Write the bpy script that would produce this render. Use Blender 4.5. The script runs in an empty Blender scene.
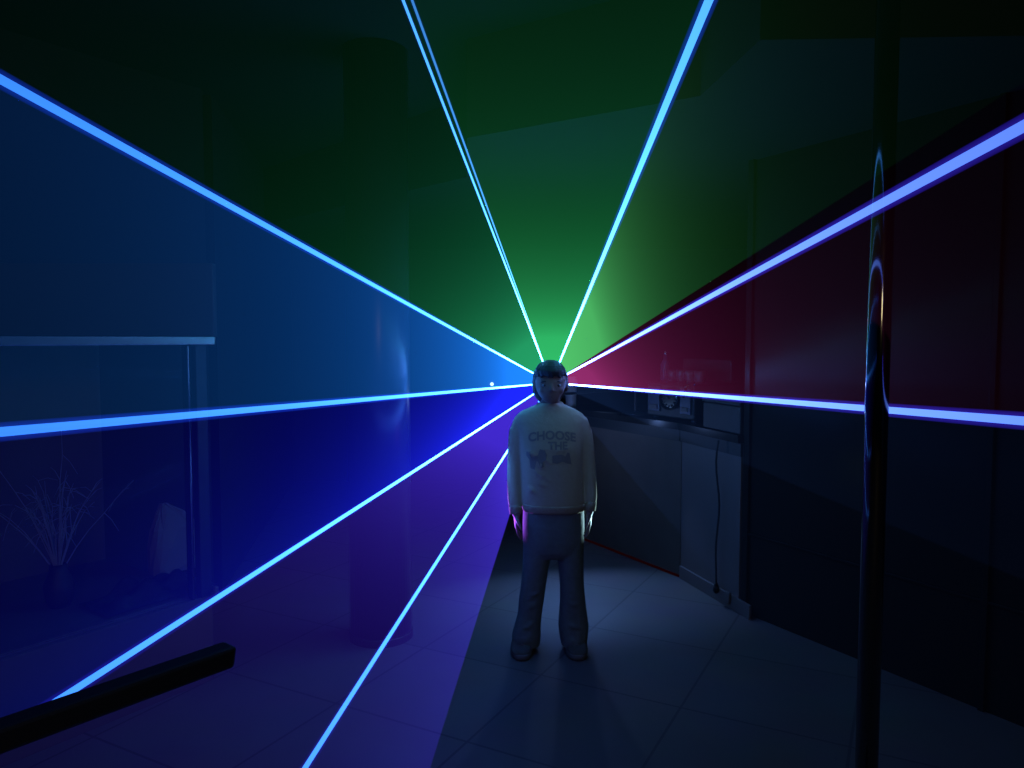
import bpy, bmesh, math, random
from mathutils import Vector, Matrix
from mathutils.bvhtree import BVHTree

random.seed(7)
SC = bpy.context.scene
COL = SC.collection
PI = math.pi

# ------------------------------------------------------------------ camera
EYE = Vector((0, 0, 1.42))
PITCH = math.atan(44 / 750)
FWD = Vector((0, math.cos(PITCH), -math.sin(PITCH)))
UPV = Vector((0, math.sin(PITCH), math.cos(PITCH)))
RGT = Vector((1, 0, 0))


def ray(u, v):
    return FWD + RGT * ((u - 512) / 750) - UPV * ((v - 384) / 750)


def W(u, v, y):
    d = ray(u, v)
    return EYE + d * (y / d.y)


def F(u, v, z=0.0):
    d = ray(u, v)
    return EYE + d * ((z - EYE.z) / d.z)


cd = bpy.data.cameras.new('camera')
cam = bpy.data.objects.new('camera', cd)
COL.objects.link(cam)
cd.sensor_width = 36
cd.lens = 750 * 36 / 1024
cd.clip_start = 0.02
cam.location = EYE
cam.rotation_euler = (PI / 2 - PITCH, 0, 0)
SC.camera = cam

SC.view_settings.view_transform = 'Standard'
SC.view_settings.look = 'None'
SC.view_settings.exposure = 0
SC.view_settings.gamma = 1
SC.view_settings.use_curve_mapping = False
cy = SC.cycles
cy.transparent_max_bounces = 96
cy.max_bounces = 6
cy.volume_bounces = 0
cy.sample_clamp_indirect = 1.5
cy.use_denoising = True


# ------------------------------------------------------------------ helpers
def new_obj(name, me, parent=None):
    o = bpy.data.objects.new(name, me)
    COL.objects.link(o)
    if parent is not None:
        o.parent = parent
    return o


def obj(name, bm, mat, parent=None, smooth=False, recalc=True):
    if recalc:
        bmesh.ops.recalc_face_normals(bm, faces=bm.faces)
    me = bpy.data.meshes.new(name)
    bm.to_mesh(me)
    bm.free()
    if smooth:
        for p in me.polygons:
            p.use_smooth = True
    if isinstance(mat, (list, tuple)):
        for m in mat:
            me.materials.append(m)
    else:
        me.materials.append(mat)
    return new_obj(name, me, parent)


def tag(o, label=None, cat=None, group=None, kind=None):
    if label:
        o['label'] = label
    if cat:
        o['category'] = cat
    if group:
        o['group'] = group
    if kind:
        o['kind'] = kind
    return o


def thing(name, label, cat, loc=(0, 0, 0), rz=0, group=None):
    o = bpy.data.objects.new(name, None)
    COL.objects.link(o)
    o.location = loc
    o.rotation_euler = (0, 0, rz)
    o.empty_display_size = 0.05
    return tag(o, label, cat, group)


def box(bm, lo, hi, bev=0.0, M=None):
    b = bmesh.new()
    bmesh.ops.create_cube(b, size=1)
    s = [hi[i] - lo[i] for i in range(3)]
    c = [(hi[i] + lo[i]) / 2 for i in range(3)]
    for v in b.verts:
        v.co = Vector((v.co.x * s[0] + c[0], v.co.y * s[1] + c[1], v.co.z * s[2] + c[2]))
    if bev:
        bmesh.ops.bevel(b, geom=list(b.edges), offset=bev, segments=2, affect='EDGES', profile=0.5)
    if M is not None:
        b.transform(M)
    merge(bm, b)


def merge(bm, b):
    me = bpy.data.meshes.new('tmp')
    b.to_mesh(me)
    b.free()
    bm.from_mesh(me)
    bpy.data.meshes.remove(me)


def loft(bm, rings, caps=True):
    vr = [[bm.verts.new(p) for p in r] for r in rings]
    n = len(vr[0])
    for a, b in zip(vr, vr[1:]):
        for i in range(n):
            j = (i + 1) % n
            bm.faces.new((a[i], a[j], b[j], b[i]))
    if caps:
        bm.faces.new(list(reversed(vr[0])))
        bm.faces.new(vr[-1])


def oval(cx, cyy, z, rx, ry, n=28, p=2.0):
    r = []
    for i in range(n):
        a = 2 * PI * i / n
        c, s = math.cos(a), math.sin(a)
        r.append(Vector((cx + rx * math.copysign(abs(c) ** (2 / p), c), cyy + ry * math.copysign(abs(s) ** (2 / p), s), z)))
    return r


def tube(bm, pts, rad, n=10, caps=True):
    pts = [Vector(p) for p in pts]
    if not isinstance(rad, (list, tuple)):
        rad = [rad] * len(pts)
    rings = []
    nrm = None
    for i, p in enumerate(pts):
        t = (pts[min(i + 1, len(pts) - 1)] - pts[max(i - 1, 0)]).normalized()
        if nrm is None:
            nrm = t.orthogonal().normalized()
        nrm = (nrm - t * nrm.dot(t)).normalized()
        bn = t.cross(nrm)
        rings.append([p + nrm * (rad[i] * math.cos(2 * PI * k / n)) + bn * (rad[i] * math.sin(2 * PI * k / n)) for k in range(n)])
    loft(bm, rings, caps)


def lathe(bm, prof, c=(0, 0, 0), n=24):
    rings = [[Vector((c[0] + r * math.cos(2 * PI * i / n), c[1] + r * math.sin(2 * PI * i / n), c[2] + z)) for i in range(n)] for r, z in prof]
    loft(bm, rings)


def ball(bm, c, r, M=None, seg=16):
    if not isinstance(r, (tuple, list)):
        r = (r, r, r)
    b = bmesh.new()
    bmesh.ops.create_uvsphere(b, u_segments=seg, v_segments=max(8, seg // 2), radius=1)
    for v in b.verts:
        v.co = Vector((v.co.x * r[0] + c[0], v.co.y * r[1] + c[1], v.co.z * r[2] + c[2]))
    merge(bm, b)


def slab(bm, poly, z0, z1):
    """extrude a floor polygon (x, y) between two heights"""
    a = [bm.verts.new((p[0], p[1], z0)) for p in poly]
    b = [bm.verts.new((p[0], p[1], z1)) for p in poly]
    n = len(poly)
    bm.faces.new(list(reversed(a)))
    bm.faces.new(b)
    for i in range(n):
        j = (i + 1) % n
        bm.faces.new((a[i], a[j], b[j], b[i]))


# ------------------------------------------------------------------ materials
def mat_base(name):
    m = bpy.data.materials.new(name)
    m.use_nodes = True
    m.node_tree.nodes.clear()
    nt = m.node_tree
    out = nt.nodes.new('ShaderNodeOutputMaterial')
    return m, nt, out


def pbr(name, col, rough=0.6, metal=0.0, noise=0.0, scale=20, bump=0.0, spec=0.5, coat=0.0):
    m, nt, out = mat_base(name)
    b = nt.nodes.new('ShaderNodeBsdfPrincipled')
    nt.links.new(b.outputs[0], out.inputs['Surface'])
    b.inputs['Roughness'].default_value = rough
    b.inputs['Metallic'].default_value = metal
    b.inputs['Specular IOR Level'].default_value = spec
    b.inputs['Coat Weight'].default_value = coat
    b.inputs['Base Color'].default_value = (*col, 1)
    if noise or bump:
        tc = nt.nodes.new('ShaderNodeTexCoord')
        nz = nt.nodes.new('ShaderNodeTexNoise')
        nz.inputs['Scale'].default_value = scale
        nz.inputs['Detail'].default_value = 5
        nt.links.new(tc.outputs['Object'], nz.inputs['Vector'])
        if noise:
            mx = nt.nodes.new('ShaderNodeMix')
            mx.data_type = 'RGBA'
            mx.inputs[6].default_value = (*[c * (1 - noise) for c in col], 1)
            mx.inputs[7].default_value = (*[min(1, c * (1 + noise)) for c in col], 1)
            nt.links.new(nz.outputs['Fac'], mx.inputs[0])
            nt.links.new(mx.outputs[2], b.inputs['Base Color'])
        if bump:
            bp = nt.nodes.new('ShaderNodeBump')
            bp.inputs['Strength'].default_value = bump
            bp.inputs['Distance'].default_value = 0.01
            nt.links.new(nz.outputs['Fac'], bp.inputs['Height'])
            nt.links.new(bp.outputs[0], b.inputs['Normal'])
    return m


def emit(name, col, s):
    m, nt, out = mat_base(name)
    e = nt.nodes.new('ShaderNodeEmission')
    e.inputs['Color'].default_value = (*col, 1)
    e.inputs['Strength'].default_value = s
    nt.links.new(e.outputs[0], out.inputs['Surface'])
    return m


def falloff(nt, k, p, rc, rmin=0.12):
    """light of a laser fan thins out with the distance from its source: k * r^-p * exp(-(r/rc)^2)"""
    g = nt.nodes.new('ShaderNodeNewGeometry')
    d = nt.nodes.new('ShaderNodeVectorMath')
    d.operation = 'DISTANCE'
    nt.links.new(g.outputs['Position'], d.inputs[0])
    d.inputs[1].default_value = A

    def mth(op, a, b=None):
        n = nt.nodes.new('ShaderNodeMath')
        n.operation = op
        for i, x in enumerate((a, b)):
            if x is None:
                continue
            if isinstance(x, (int, float)):
                n.inputs[i].default_value = x
            else:
                nt.links.new(x, n.inputs[i])
        return n.outputs[0]
    r = mth('MAXIMUM', d.outputs['Value'], rmin)
    f = mth('POWER', r, -p)
    if rc:
        q = mth('MULTIPLY', r, 1 / rc)
        q = mth('POWER', q, 2.0)
        q = mth('MULTIPLY', q, -1.0)
        q = mth('EXPONENT', q)
        f = mth('MULTIPLY', f, q)
    return mth('MULTIPLY', f, k)


def haze_mat(name, col, k, p=1.0, rc=3.5, rmin=0.9):
    m, nt, out = mat_base(name)
    e = nt.nodes.new('ShaderNodeEmission')
    e.inputs['Color'].default_value = (*col, 1)
    nt.links.new(falloff(nt, k, p, rc, rmin), e.inputs['Strength'])
    nt.links.new(e.outputs[0], out.inputs['Volume'])
    return m


def beam_mat(name, col, k, p=1.3):
    m, nt, out = mat_base(name)
    e = nt.nodes.new('ShaderNodeEmission')
    e.inputs['Color'].default_value = (*col, 1)
    nt.links.new(falloff(nt, k, p, None, 0.8), e.inputs['Strength'])
    t = nt.nodes.new('ShaderNodeBsdfTransparent')
    a = nt.nodes.new('ShaderNodeAddShader')
    nt.links.new(e.outputs[0], a.inputs[0])
    nt.links.new(t.outputs[0], a.inputs[1])
    nt.links.new(a.outputs[0], out.inputs['Surface'])
    return m


A = W(551, 383, 4.2)          # where the laser leaves the projector

M = {}
M['white_cloth'] = pbr('sweatshirt_cotton', (0.42, 0.36, 0.22), 0.9, noise=0.08, scale=60, bump=0.15)
M['rib'] = pbr('ribbed_cotton', (0.38, 0.33, 0.20), 0.9, noise=0.1, scale=90, bump=0.3)
M['denim'] = pbr('denim', (0.15, 0.18, 0.155), 0.85, noise=0.25, scale=40, bump=0.3)
M['skin'] = pbr('skin', (0.20, 0.115, 0.09), 0.6, noise=0.06, scale=30)
M['hair'] = pbr('dark_hair', (0.018, 0.016, 0.02), 0.6, noise=0.4, scale=80, bump=0.4)
M['ink'] = pbr('print_ink', (0.22, 0.20, 0.16), 0.8, noise=0.1)
M['eyewhite'] = pbr('eye_white', (0.22, 0.22, 0.2), 0.5)
M['iris'] = pbr('dark_iris', (0.03, 0.02, 0.02), 0.5)
M['lip'] = pbr('lip', (0.15, 0.07, 0.065), 0.5)
M['shoe'] = pbr('shoe_suede', (0.09, 0.08, 0.06), 0.8, noise=0.2, scale=40, bump=0.2)
M['sole'] = pbr('shoe_sole', (0.13, 0.12, 0.10), 0.7, noise=0.1)
M['lace'] = pbr('shoe_lace', (0.16, 0.15, 0.13), 0.8)
M['plaster'] = pbr('dark_plaster', (0.02, 0.018, 0.015), 0.85, noise=0.2, scale=3, bump=0.1)
M['ceil'] = pbr('ceiling_paint', (0.010, 0.010, 0.008), 0.9, noise=0.1, scale=4)
M['gloss_black'] = pbr('glossy_black_panel', (0.018, 0.015, 0.012), 0.22, spec=0.05, noise=0.2, scale=2)
M['black'] = pbr('matt_black', (0.022, 0.021, 0.018), 0.55, noise=0.2, scale=15)
M['wood_dark'] = pbr('dark_counter_laminate', (0.11, 0.085, 0.066), 0.6, spec=0.2, noise=0.2, scale=6)
M['pale'] = pbr('pale_panel', (0.12, 0.095, 0.085), 0.6, noise=0.05, scale=5)
M['chrome'] = pbr('chrome', (0.20, 0.20, 0.20), 0.1, metal=1.0, noise=0.05, scale=4)
M['alu'] = pbr('brushed_aluminium', (0.20, 0.21, 0.19), 0.22, metal=1.0, noise=0.1, scale=30)
M['col'] = pbr('dark_column_metal', (0.035, 0.03, 0.04), 0.3, metal=0.3, noise=0.15, scale=5)
M['fascia'] = pbr('fascia_board', (0.07, 0.06, 0.045), 0.6, noise=0.1, scale=5)
M['twig'] = pbr('dry_twig', (0.30, 0.30, 0.30), 0.6, noise=0.3, scale=40)
M['paper'] = pbr('white_paper', (0.22, 0.19, 0.15), 0.8, noise=0.08, scale=12, bump=0.3)
M['cloth_dark'] = pbr('dark_cloth', (0.06, 0.06, 0.075), 0.9, noise=0.3, scale=25, bump=0.5)
M['shelf'] = pbr('display_floor_board', (0.10, 0.09, 0.075), 0.6, noise=0.2, scale=8)
M['bluepanel'] = pbr('blue_enamel', (0.05, 0.06, 0.10), 0.4, noise=0.4, scale=20)
M['cup'] = pbr('glazed_cup', (0.07, 0.07, 0.07), 0.4, noise=0.05)
M['frost'] = pbr('frosted_glass', (0.5, 0.52, 0.55), 0.4)
M['rubber'] = pbr('black_rubber', (0.012, 0.012, 0.014), 0.7, noise=0.2)
M['red_line'] = emit('red_line_glow', (1.0, 0.03, 0.08), 0.008)  # glow of the bar that imitates a red laser line
M['led'] = emit('white_led', (0.55, 0.8, 1.0), 1.6)

# thin clear glass: mostly transparent, a little mirror
gm, nt, out = mat_base('clear_glass')
tr = nt.nodes.new('ShaderNodeBsdfTransparent')
gl = nt.nodes.new('ShaderNodeBsdfGlossy')
gl.inputs['Roughness'].default_value = 0.03
fr = nt.nodes.new('ShaderNodeFresnel')
fr.inputs['IOR'].default_value = 1.07
mx = nt.nodes.new('ShaderNodeMixShader')
nt.links.new(fr.outputs[0], mx.inputs[0])
nt.links.new(tr.outputs[0], mx.inputs[1])
nt.links.new(gl.outputs[0], mx.inputs[2])
nt.links.new(mx.outputs[0], out.inputs['Surface'])
M['glass'] = gm

# tiled floor
fm, nt, out = mat_base('stone_floor_tiles')
b = nt.nodes.new('ShaderNodeBsdfPrincipled')
nt.links.new(b.outputs[0], out.inputs['Surface'])
tc = nt.nodes.new('ShaderNodeTexCoord')
mp = nt.nodes.new('ShaderNodeMapping')
mp.inputs['Rotation'].default_value = (0, 0, math.radians(28))
mp.inputs['Location'].default_value = (0.15, 0.2, 0)
nt.links.new(tc.outputs['Object'], mp.inputs['Vector'])
br = nt.nodes.new('ShaderNodeTexBrick')
br.offset = 0.0
br.inputs['Scale'].default_value = 1.0
br.inputs['Brick Width'].default_value = 0.6
br.inputs['Row Height'].default_value = 0.6
br.inputs['Mortar Size'].default_value = 0.006
br.inputs['Mortar Smooth'].default_value = 0.3
br.inputs['Color1'].default_value = (0.135, 0.115, 0.10, 1)
br.inputs['Color2'].default_value = (0.12, 0.103, 0.09, 1)
br.inputs['Mortar'].default_value = (0.075, 0.065, 0.06, 1)
nt.links.new(mp.outputs[0], br.inputs['Vector'])
nz = nt.nodes.new('ShaderNodeTexNoise')
nz.inputs['Scale'].default_value = 3.0
nz.inputs['Detail'].default_value = 6
nt.links.new(tc.outputs['Object'], nz.inputs['Vector'])
mx = nt.nodes.new('ShaderNodeMix')
mx.data_type = 'RGBA'
mx.blend_type = 'OVERLAY'
mx.inputs[0].default_value = 0.25
nt.links.new(br.outputs['Color'], mx.inputs[6])
nt.links.new(nz.outputs['Color'], mx.inputs[7])
nt.links.new(mx.outputs[2], b.inputs['Base Color'])
b.inputs['Roughness'].default_value = 0.55
b.inputs['Specular IOR Level'].default_value = 0.3
M['floor'] = fm


def structure(o, label=None, cat=None):
    o['kind'] = 'structure'
    if label:
        o['label'] = label
        o['category'] = cat
    return o


# ------------------------------------------------------------------ the room
H = 2.75
R0 = F(740, 613)                      # near end of the pale cabinet, where the black wall begins
R1 = F(862, 663)
rd = (R1 - R0).normalized()
R2 = R0 + rd * 6.2
bm = bmesh.new()
slab(bm, [(-5.5, -1.5), (5.5, -1.5), (5.5, 7.8), (-5.5, 7.8)], -0.12, 0)
structure(obj('floor', bm, M['floor']), 'dark stone tiled floor of the room with a bluish pool of light', 'floor')

bm = bmesh.new()
slab(bm, [(-5.5, -1.5), (5.5, -1.5), (5.5, 7.8), (-5.5, 7.8)], H, H + 0.1)
# lowered part of the ceiling with a stepped front edge
zs = 2.32
S = [F(250, 228, zs), F(340, 207, zs), F(467, 177, zs), F(467, 138, zs), F(700, 96, zs), F(760, 40, zs)]
poly = [(p.x, p.y) for p in S] + [(3.4, 2.2), (3.4, 7.6), (-2.4, 7.6)]
slab(bm, poly, zs, H - 0.002)
structure(obj('ceiling', bm, M['ceil']), 'dark ceiling with a lowered stepped section over the far half', 'ceiling')

bm = bmesh.new()
slab(bm, [(-3.6, 7.5), (3.6, 7.5), (3.6, 7.62), (-3.6, 7.62)], 0, H)
structure(obj('wall_back', bm, M['plaster']), 'dark wall at the far end of the room', 'wall')

bm = bmesh.new()
rn = Vector((-rd.y, rd.x, 0))
if rn.x < 0:
    rn = -rn
r0 = R0 + rn * 0.02
q = [r0, R2, R2 + rn * 0.12, R0 + rn * 0.5 - rd * 0.0]
slab(bm, [(p.x, p.y) for p in q], 0, H)
structure(obj('wall_right', bm, M['gloss_black']), 'glossy black panelled wall behind the chrome pole', 'wall')
# panel joints on the black wall, thin battens
jb = bmesh.new()
for s, w in ((0.0, 0.018), (1.18, 0.012), (2.36, 0.012)):
    p = R0 + rd * (s + 0.02) + rn * 0.012
    Mx = Matrix.Translation(p) @ Matrix.Rotation(math.atan2(rd.y, rd.x), 4, 'Z')
    box(jb, (-w, -0.012, 0.0), (w, 0.012, H), 0.003, Mx)
for z in (0.42,):
    p = R0 + rn * 0.014
    Mx = Matrix.Translation(p) @ Matrix.Rotation(math.atan2(rd.y, rd.x), 4, 'Z')
    box(jb, (0.04, -0.01, z), (4.5, 0.01, z + 0.012), 0.002, Mx)
structure(obj('trim_1', jb, M['gloss_black']))

bm = bmesh.new()
slab(bm, [(2.35, 3.6), (2.47, 3.6), (2.47, 7.5), (2.35, 7.5)], 0, H)
structure(obj('wall_side', bm, M['plaster']), 'dark wall behind the counter', 'wall')

# left wall behind the display case, running parallel to it
ZB = 0.10
B1 = F(232, 663, ZB)                  # right front end of the bar at the foot of the case
B0 = F(0, 757, ZB)
B1.z = B0.z = 0
bd = (B0 - B1).normalized()           # towards the camera along the case
bn = Vector((-bd.y, bd.x, 0))
if bn.x > 0:
    bn = -bn                          # away from the room
L0 = B1 + bn * 1.02 - bd * 0.6
bm = bmesh.new()
q = [L0, L0 + bd * 5.6, L0 + bd * 5.6 + bn * 0.12, L0 + bn * 0.12]
slab(bm, [(p.x, p.y) for p in q], 0, H)
q = [L0, L0 + bn * 0.12, Vector((-2.3, 7.5, 0)), Vector((-2.18, 7.5, 0))]
structure(obj('wall_left', bm, M['plaster']), 'dark wall behind the glass display case', 'wall')
bm = bmesh.new()
p0 = L0 + bn * 0.06
slab(bm, [(p0.x - .06, p0.y + .06), (p0.x + .06, p0.y + .06), (-2.2, 7.5), (-2.32, 7.5)], 0, H)
structure(obj('wall_far_left', bm, M['plaster']), 'dark wall between the display case and the far end', 'wall')

# ------------------------------------------------------------------ round column
cx, cyy = (378.5 - 512) / 750 * 3.53, 3.53
t = thing('column', 'round dark column standing in the purple light, left of the child', 'column', (cx, cyy, 0))
bm = bmesh.new()
lathe(bm, [(0.146, 0.0), (0.146, H - 0.001)], n=48)
obj('shaft', bm, M['col'], t, smooth=False)
for p in t.children[0].data.polygons:
    p.use_smooth = len(p.vertices) == 4
bm = bmesh.new()
lathe(bm, [(0.147, 0.0005), (0.152, 0.0005), (0.152, 0.03), (0.147, 0.036)], n=48)
obj('base_ring', bm, M['black'], t)

# ------------------------------------------------------------------ chrome pole
px, py = (878 - 512) / 750 * 1.53, 1.53
t = thing('metal_pole', 'shiny chrome pole from floor to ceiling in front of the black wall', 'pole', (px, py, 0))
bm = bmesh.new()
lathe(bm, [(0.0225, 0.02), (0.0225, H - 0.02)], n=40)
o = obj('shaft', bm, M['chrome'], t)
for p in o.data.polygons:
    p.use_smooth = len(p.vertices) == 4
for z0, z1 in ((0.0, 0.03), (H - 0.03, H)):
    bm = bmesh.new()
    lathe(bm, [(0.07, z0), (0.07, z1 - 0.012 if z0 == 0 else z1), (0.03, z1)] if z0 == 0 else [(0.03, z0), (0.07, z0 + 0.012), (0.07, z1)], n=32)
    obj('flange', bm, M['chrome'], t)

# ------------------------------------------------------------------ display case on the left
# local frame: x runs from its far end towards the camera, y away from the room
ang = math.atan2(bd.y, bd.x)
CL = 3.3
CD = 0.86
MC = Matrix(((bd.x, bn.x, 0, 0), (bd.y, bn.y, 0, 0), (0, 0, 1, 0), (0, 0, 0, 1)))
case = thing('display_case', 'long glass-fronted display case with a metal top rail and pale header', 'display case', (0, 0, 0))
C0 = B1 + bn * 0.125
case.location = (C0.x, C0.y, 0)
# local axes: rotate so +x = bd ; +y = left normal of bd
case.rotation_euler = (0, 0, ang)
sgn = 1 if Vector((-bd.y, bd.x, 0)).dot(bn) > 0 else -1


def cbox(lo, hi, bev=0.0, bm=None):
    bm = bm or bmesh.new()
    y0, y1 = sorted((lo[1] * sgn, hi[1] * sgn))
    box(bm, (lo[0], y0, lo[2]), (hi[0], y1, hi[2]), bev)
    return bm


def cpt(x, y, z):
    return C0 + bd * x + bn * y + Vector((0, 0, z))


ZT = 1.402
obj('kick_panel', cbox((0.0, 0.0, 0.0), (CL, 0.03, 0.36), 0.003), M['wood_dark'], case)
obj('display_floor', cbox((0.0, 0.03, 0.33), (CL, CD, 0.37), 0.003), M['shelf'], case)
obj('back_panel', cbox((0.0, CD, 0.0), (CL, CD + 0.02, ZT + 0.03)), M['wood_dark'], case)
obj('end_panel', cbox((0.0, 0.03, 0.0), (0.02, CD, 0.33)), M['wood_dark'], case)
obj('roof_panel', cbox((0.0, 0.046, ZT + 0.01), (CL, CD, ZT + 0.03)), M['wood_dark'], case)
hd = bmesh.new()                      # board standing crosswise on the roof of the case
zt_ = W(100, 263, 3.2).z
box(hd, (W(213, 300, 3.2).x - 1.35, 3.2, ZT + 0.0305), (W(213, 300, 3.2).x, 3.24, zt_), 0.003)
MH = (Matrix.Translation(C0) @ Matrix.Rotation(ang, 4, 'Z')).inverted()
hd.transform(MH)
obj('header', hd, M['fascia'], case)
obj('top_rail', cbox((-0.03, -0.02, ZT - 0.002), (CL, 0.045, ZT + 0.034), 0.004), M['alu'], case)
for x, w in ((0.0, 0.05), (0.075, 0.012), (1.02, 0.03), (2.1, 0.03)):
    obj('post', cbox((x, 0.0, 0.36), (x + w, 0.04, ZT - 0.003), 0.004), M['alu'] if x == 0.075 else M['black'], case)
for x0, x1 in ((0.09, 1.02), (1.052, 2.1), (2.132, CL - 0.02)):
    obj('glass_pane', cbox((x0, 0.016, 0.37), (x1, 0.022, ZT - 0.004)), M['glass'], case)
obj('side_glass', cbox((0.008, 0.045, 0.375), (0.014, CD - 0.005, ZT + 0.005)), M['glass'], case)
h = cbox((-0.012, -0.03, 0.33), (0.006, -0.012, 0.40), 0.004)
cbox((-0.01, -0.014, 0.35), (0.004, 0.0, 0.37), 0.001, h)
o = obj('handle', h, M['pale'], case)
o['label'] = 'small pale handle'

# black bar on the floor along the foot of the case
P1 = W(231, 653, 1.72)
P0 = W(0, 738, 1.72 * 313 / 398)
P0.z = P1.z
rdir = (P0 - P1).normalized()
bar = thing('handrail', 'matt black rail with a cut end slanting across the lower left corner', 'rail', (P1.x, P1.y, 0), math.atan2(rdir.y, rdir.x))
ba = bmesh.new()
box(ba, (0.0, -0.028, P1.z - 0.026), (2.2, 0.028, P1.z + 0.024), 0.008)
for v in ba.verts:
    if v.co.x < 0.05:
        v.co.x += max(0, P1.z - v.co.z) * 0.3
obj('rail_beam', ba, M['black'], bar)
for x in (0.98, 2.05):
    ba = bmesh.new()
    box(ba, (x, -0.02, 0.012), (x + 0.04, 0.02, P1.z - 0.0245), 0.004)
    po = obj('post', ba, M['black'], bar)
    ba = bmesh.new()
    box(ba, (x - 0.04, -0.06, 0.0), (x + 0.08, 0.06, 0.0115), 0.003)
    obj('foot_plate', ba, M['black'], po)

# things in the case
def cz(u, v, d):
    """a point in the case at pixel column u, d behind the glass, on the display floor"""
    r = ray(u, v)
    den = r.x * bn.x + r.y * bn.y
    k = ((C0.x - EYE.x) * bn.x + (C0.y - EYE.y) * bn.y + d) / den
    return EYE + r * k


p = cz(58, 560, 0.35)
tw = thing('twig_arrangement', 'bunch of thin pale bare twigs in a dark vase inside the display case', 'decoration', (p.x, p.y, 0.3705))
bm = bmesh.new()
lathe(bm, [(0.035, 0.0), (0.05, 0.03), (0.055, 0.09), (0.035, 0.14), (0.03, 0.17), (0.026, 0.17), (0.03, 0.14), (0.03, 0.03)], n=20)
obj('vase', bm, M['black'], tw, smooth=True)
bm = bmesh.new()
rnd = random.Random(4)
for i in range(26):
    a = rnd.uniform(0, 2 * PI)
    sp = rnd.uniform(0.05, 0.3)
    hh = rnd.uniform(0.35, 0.62)
    droop = rnd.uniform(0.0, 0.4)
    pts = []
    for k in range(7):
        s = k / 6
        pts.append((math.cos(a) * sp * s ** 1.3 + rnd.uniform(-.008, .008) * s, math.sin(a) * sp * 0.7 * s ** 1.3 + rnd.uniform(-.008, .008) * s,
                    0.1 + hh * (s - droop * s ** 3)))
    tube(bm, pts, [0.003 * (1 - 0.7 * k / 6) for k in range(7)], 5)
    for m_ in range(3):
        k = rnd.randint(3, 5)
        q = Vector(pts[k])
        e = q + Vector((rnd.uniform(-.07, .07), rnd.uniform(-.05, .05), rnd.uniform(-.1, .06)))
        tube(bm, [q, (q + e) / 2 + Vector((0, 0, .01)), e], [0.0018, 0.0014, 0.0008], 4)
obj('twigs', bm, M['twig'], tw)

p = cz(176, 536, 0.42)
pb = thing('paper_bag', 'pale pointed paper bag with a dark round mark inside the display case', 'bag', (p.x, p.y, 0.3705), ang + (PI if sgn < 0 else 0))
bm = bmesh.new()
rings = []
for z, rx, ry, ox in ((0, .12, .05, 0), (.03, .125, .055, 0), (.12, .125, .05, .0), (.2, .105, .04, -.01), (.27, .06, .025, -.03), (.315, .012, .006, -.055)):
    rg = oval(ox, 0, z, rx, ry, 20, 3.2)
    for i, v in enumerate(rg):
        v.x += 0.006 * math.sin(i * 2.1 + z * 30)
        v.y += 0.006 * math.cos(i * 1.7 + z * 40)
    rings.append(rg)
loft(bm, rings)
obj('bag_body', bm, M['paper'], pb)
bm = bmesh.new()
ball(bm, (0.045, 0.0, 0.16), (0.022, 0.058, 0.03))
obj('round_mark', bm, M['cloth_dark'], pb)

p = cz(150, 570, 0.17)
bm = bmesh.new()
nx, ny = 26, 16
vs = {}
for i in range(nx + 1):
    for j in range(ny + 1):
        x, y = (i / nx - 0.5) * 0.46, (j / ny - 0.5) * 0.24
        e = min(1, 4 * min(i / nx, 1 - i / nx, j / ny, 1 - j / ny))
        z = 0.006 + e * (0.04 + 0.022 * math.sin(x * 38 + y * 15) + 0.018 * math.sin(y * 60 - x * 12))
        vs[i, j] = bm.verts.new((x, y, max(0.003, z)))
for i in range(nx):
    for j in range(ny):
        bm.faces.new((vs[i, j], vs[i + 1, j], vs[i + 1, j + 1], vs[i, j + 1]))
bmesh.ops.solidify(bm, geom=list(bm.faces), thickness=0.003)
o = obj('cloth', bm, M['cloth_dark'], None, smooth=True)
o.location = (p.x, p.y, 0.3735)
o.rotation_euler = (0, 0, ang)
tag(o, 'dark crumpled cloth on the floor of the display case below the pale bag', 'cloth')

# ------------------------------------------------------------------ counter and cabinet on the right
ZC = 0.93
K1 = F(680, 577)
K2 = F(588, 541)
kd = (K2 - K1).normalized()
K2 = K1 + kd * 1.0
kn = Vector((kd.y, -kd.x, 0))
if kn.x < 0:
    kn = -kn
kang = math.atan2(kd.y, kd.x)


def fbox(lo, hi, bev=0.0, bm=None):
    """box in the frame: x along the front, y behind it (thing origin at the front's near end)"""
    bm = bm or bmesh.new()
    y0, y1 = sorted((-lo[1], -hi[1]))
    box(bm, (lo[0], y0, lo[2]), (hi[0], y1, hi[2]), bev)
    return bm


ct = thing('bar_counter', 'long dark bar counter standing behind the child on the right', 'counter', (K1.x, K1.y, 0), kang)
LK = 1.32
wd = (K1 - R0).normalized()
wn = Vector((wd.y, -wd.x, 0))
if wn.x < 0:
    wn = -wn
bis = (kn + wn).normalized()
mk = bis.dot(kd) / bis.dot(kn)        # how far the mitre runs along the counter per metre of depth
mw_ = bis.dot(wd) / bis.dot(wn)


def mitre(x0, x1, y0, y1, z0, z1, m, near):
    b_ = bmesh.new()
    if near:
        q = [(x0 + m * y0, -y0), (x1, -y0), (x1, -y1), (x0 + m * y1, -y1)]
    else:
        q = [(x0, -y0), (x1 + m * y0, -y0), (x1 + m * y1, -y1), (x0, -y1)]
    slab(b_, q, z0, z1)
    return b_


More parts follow.
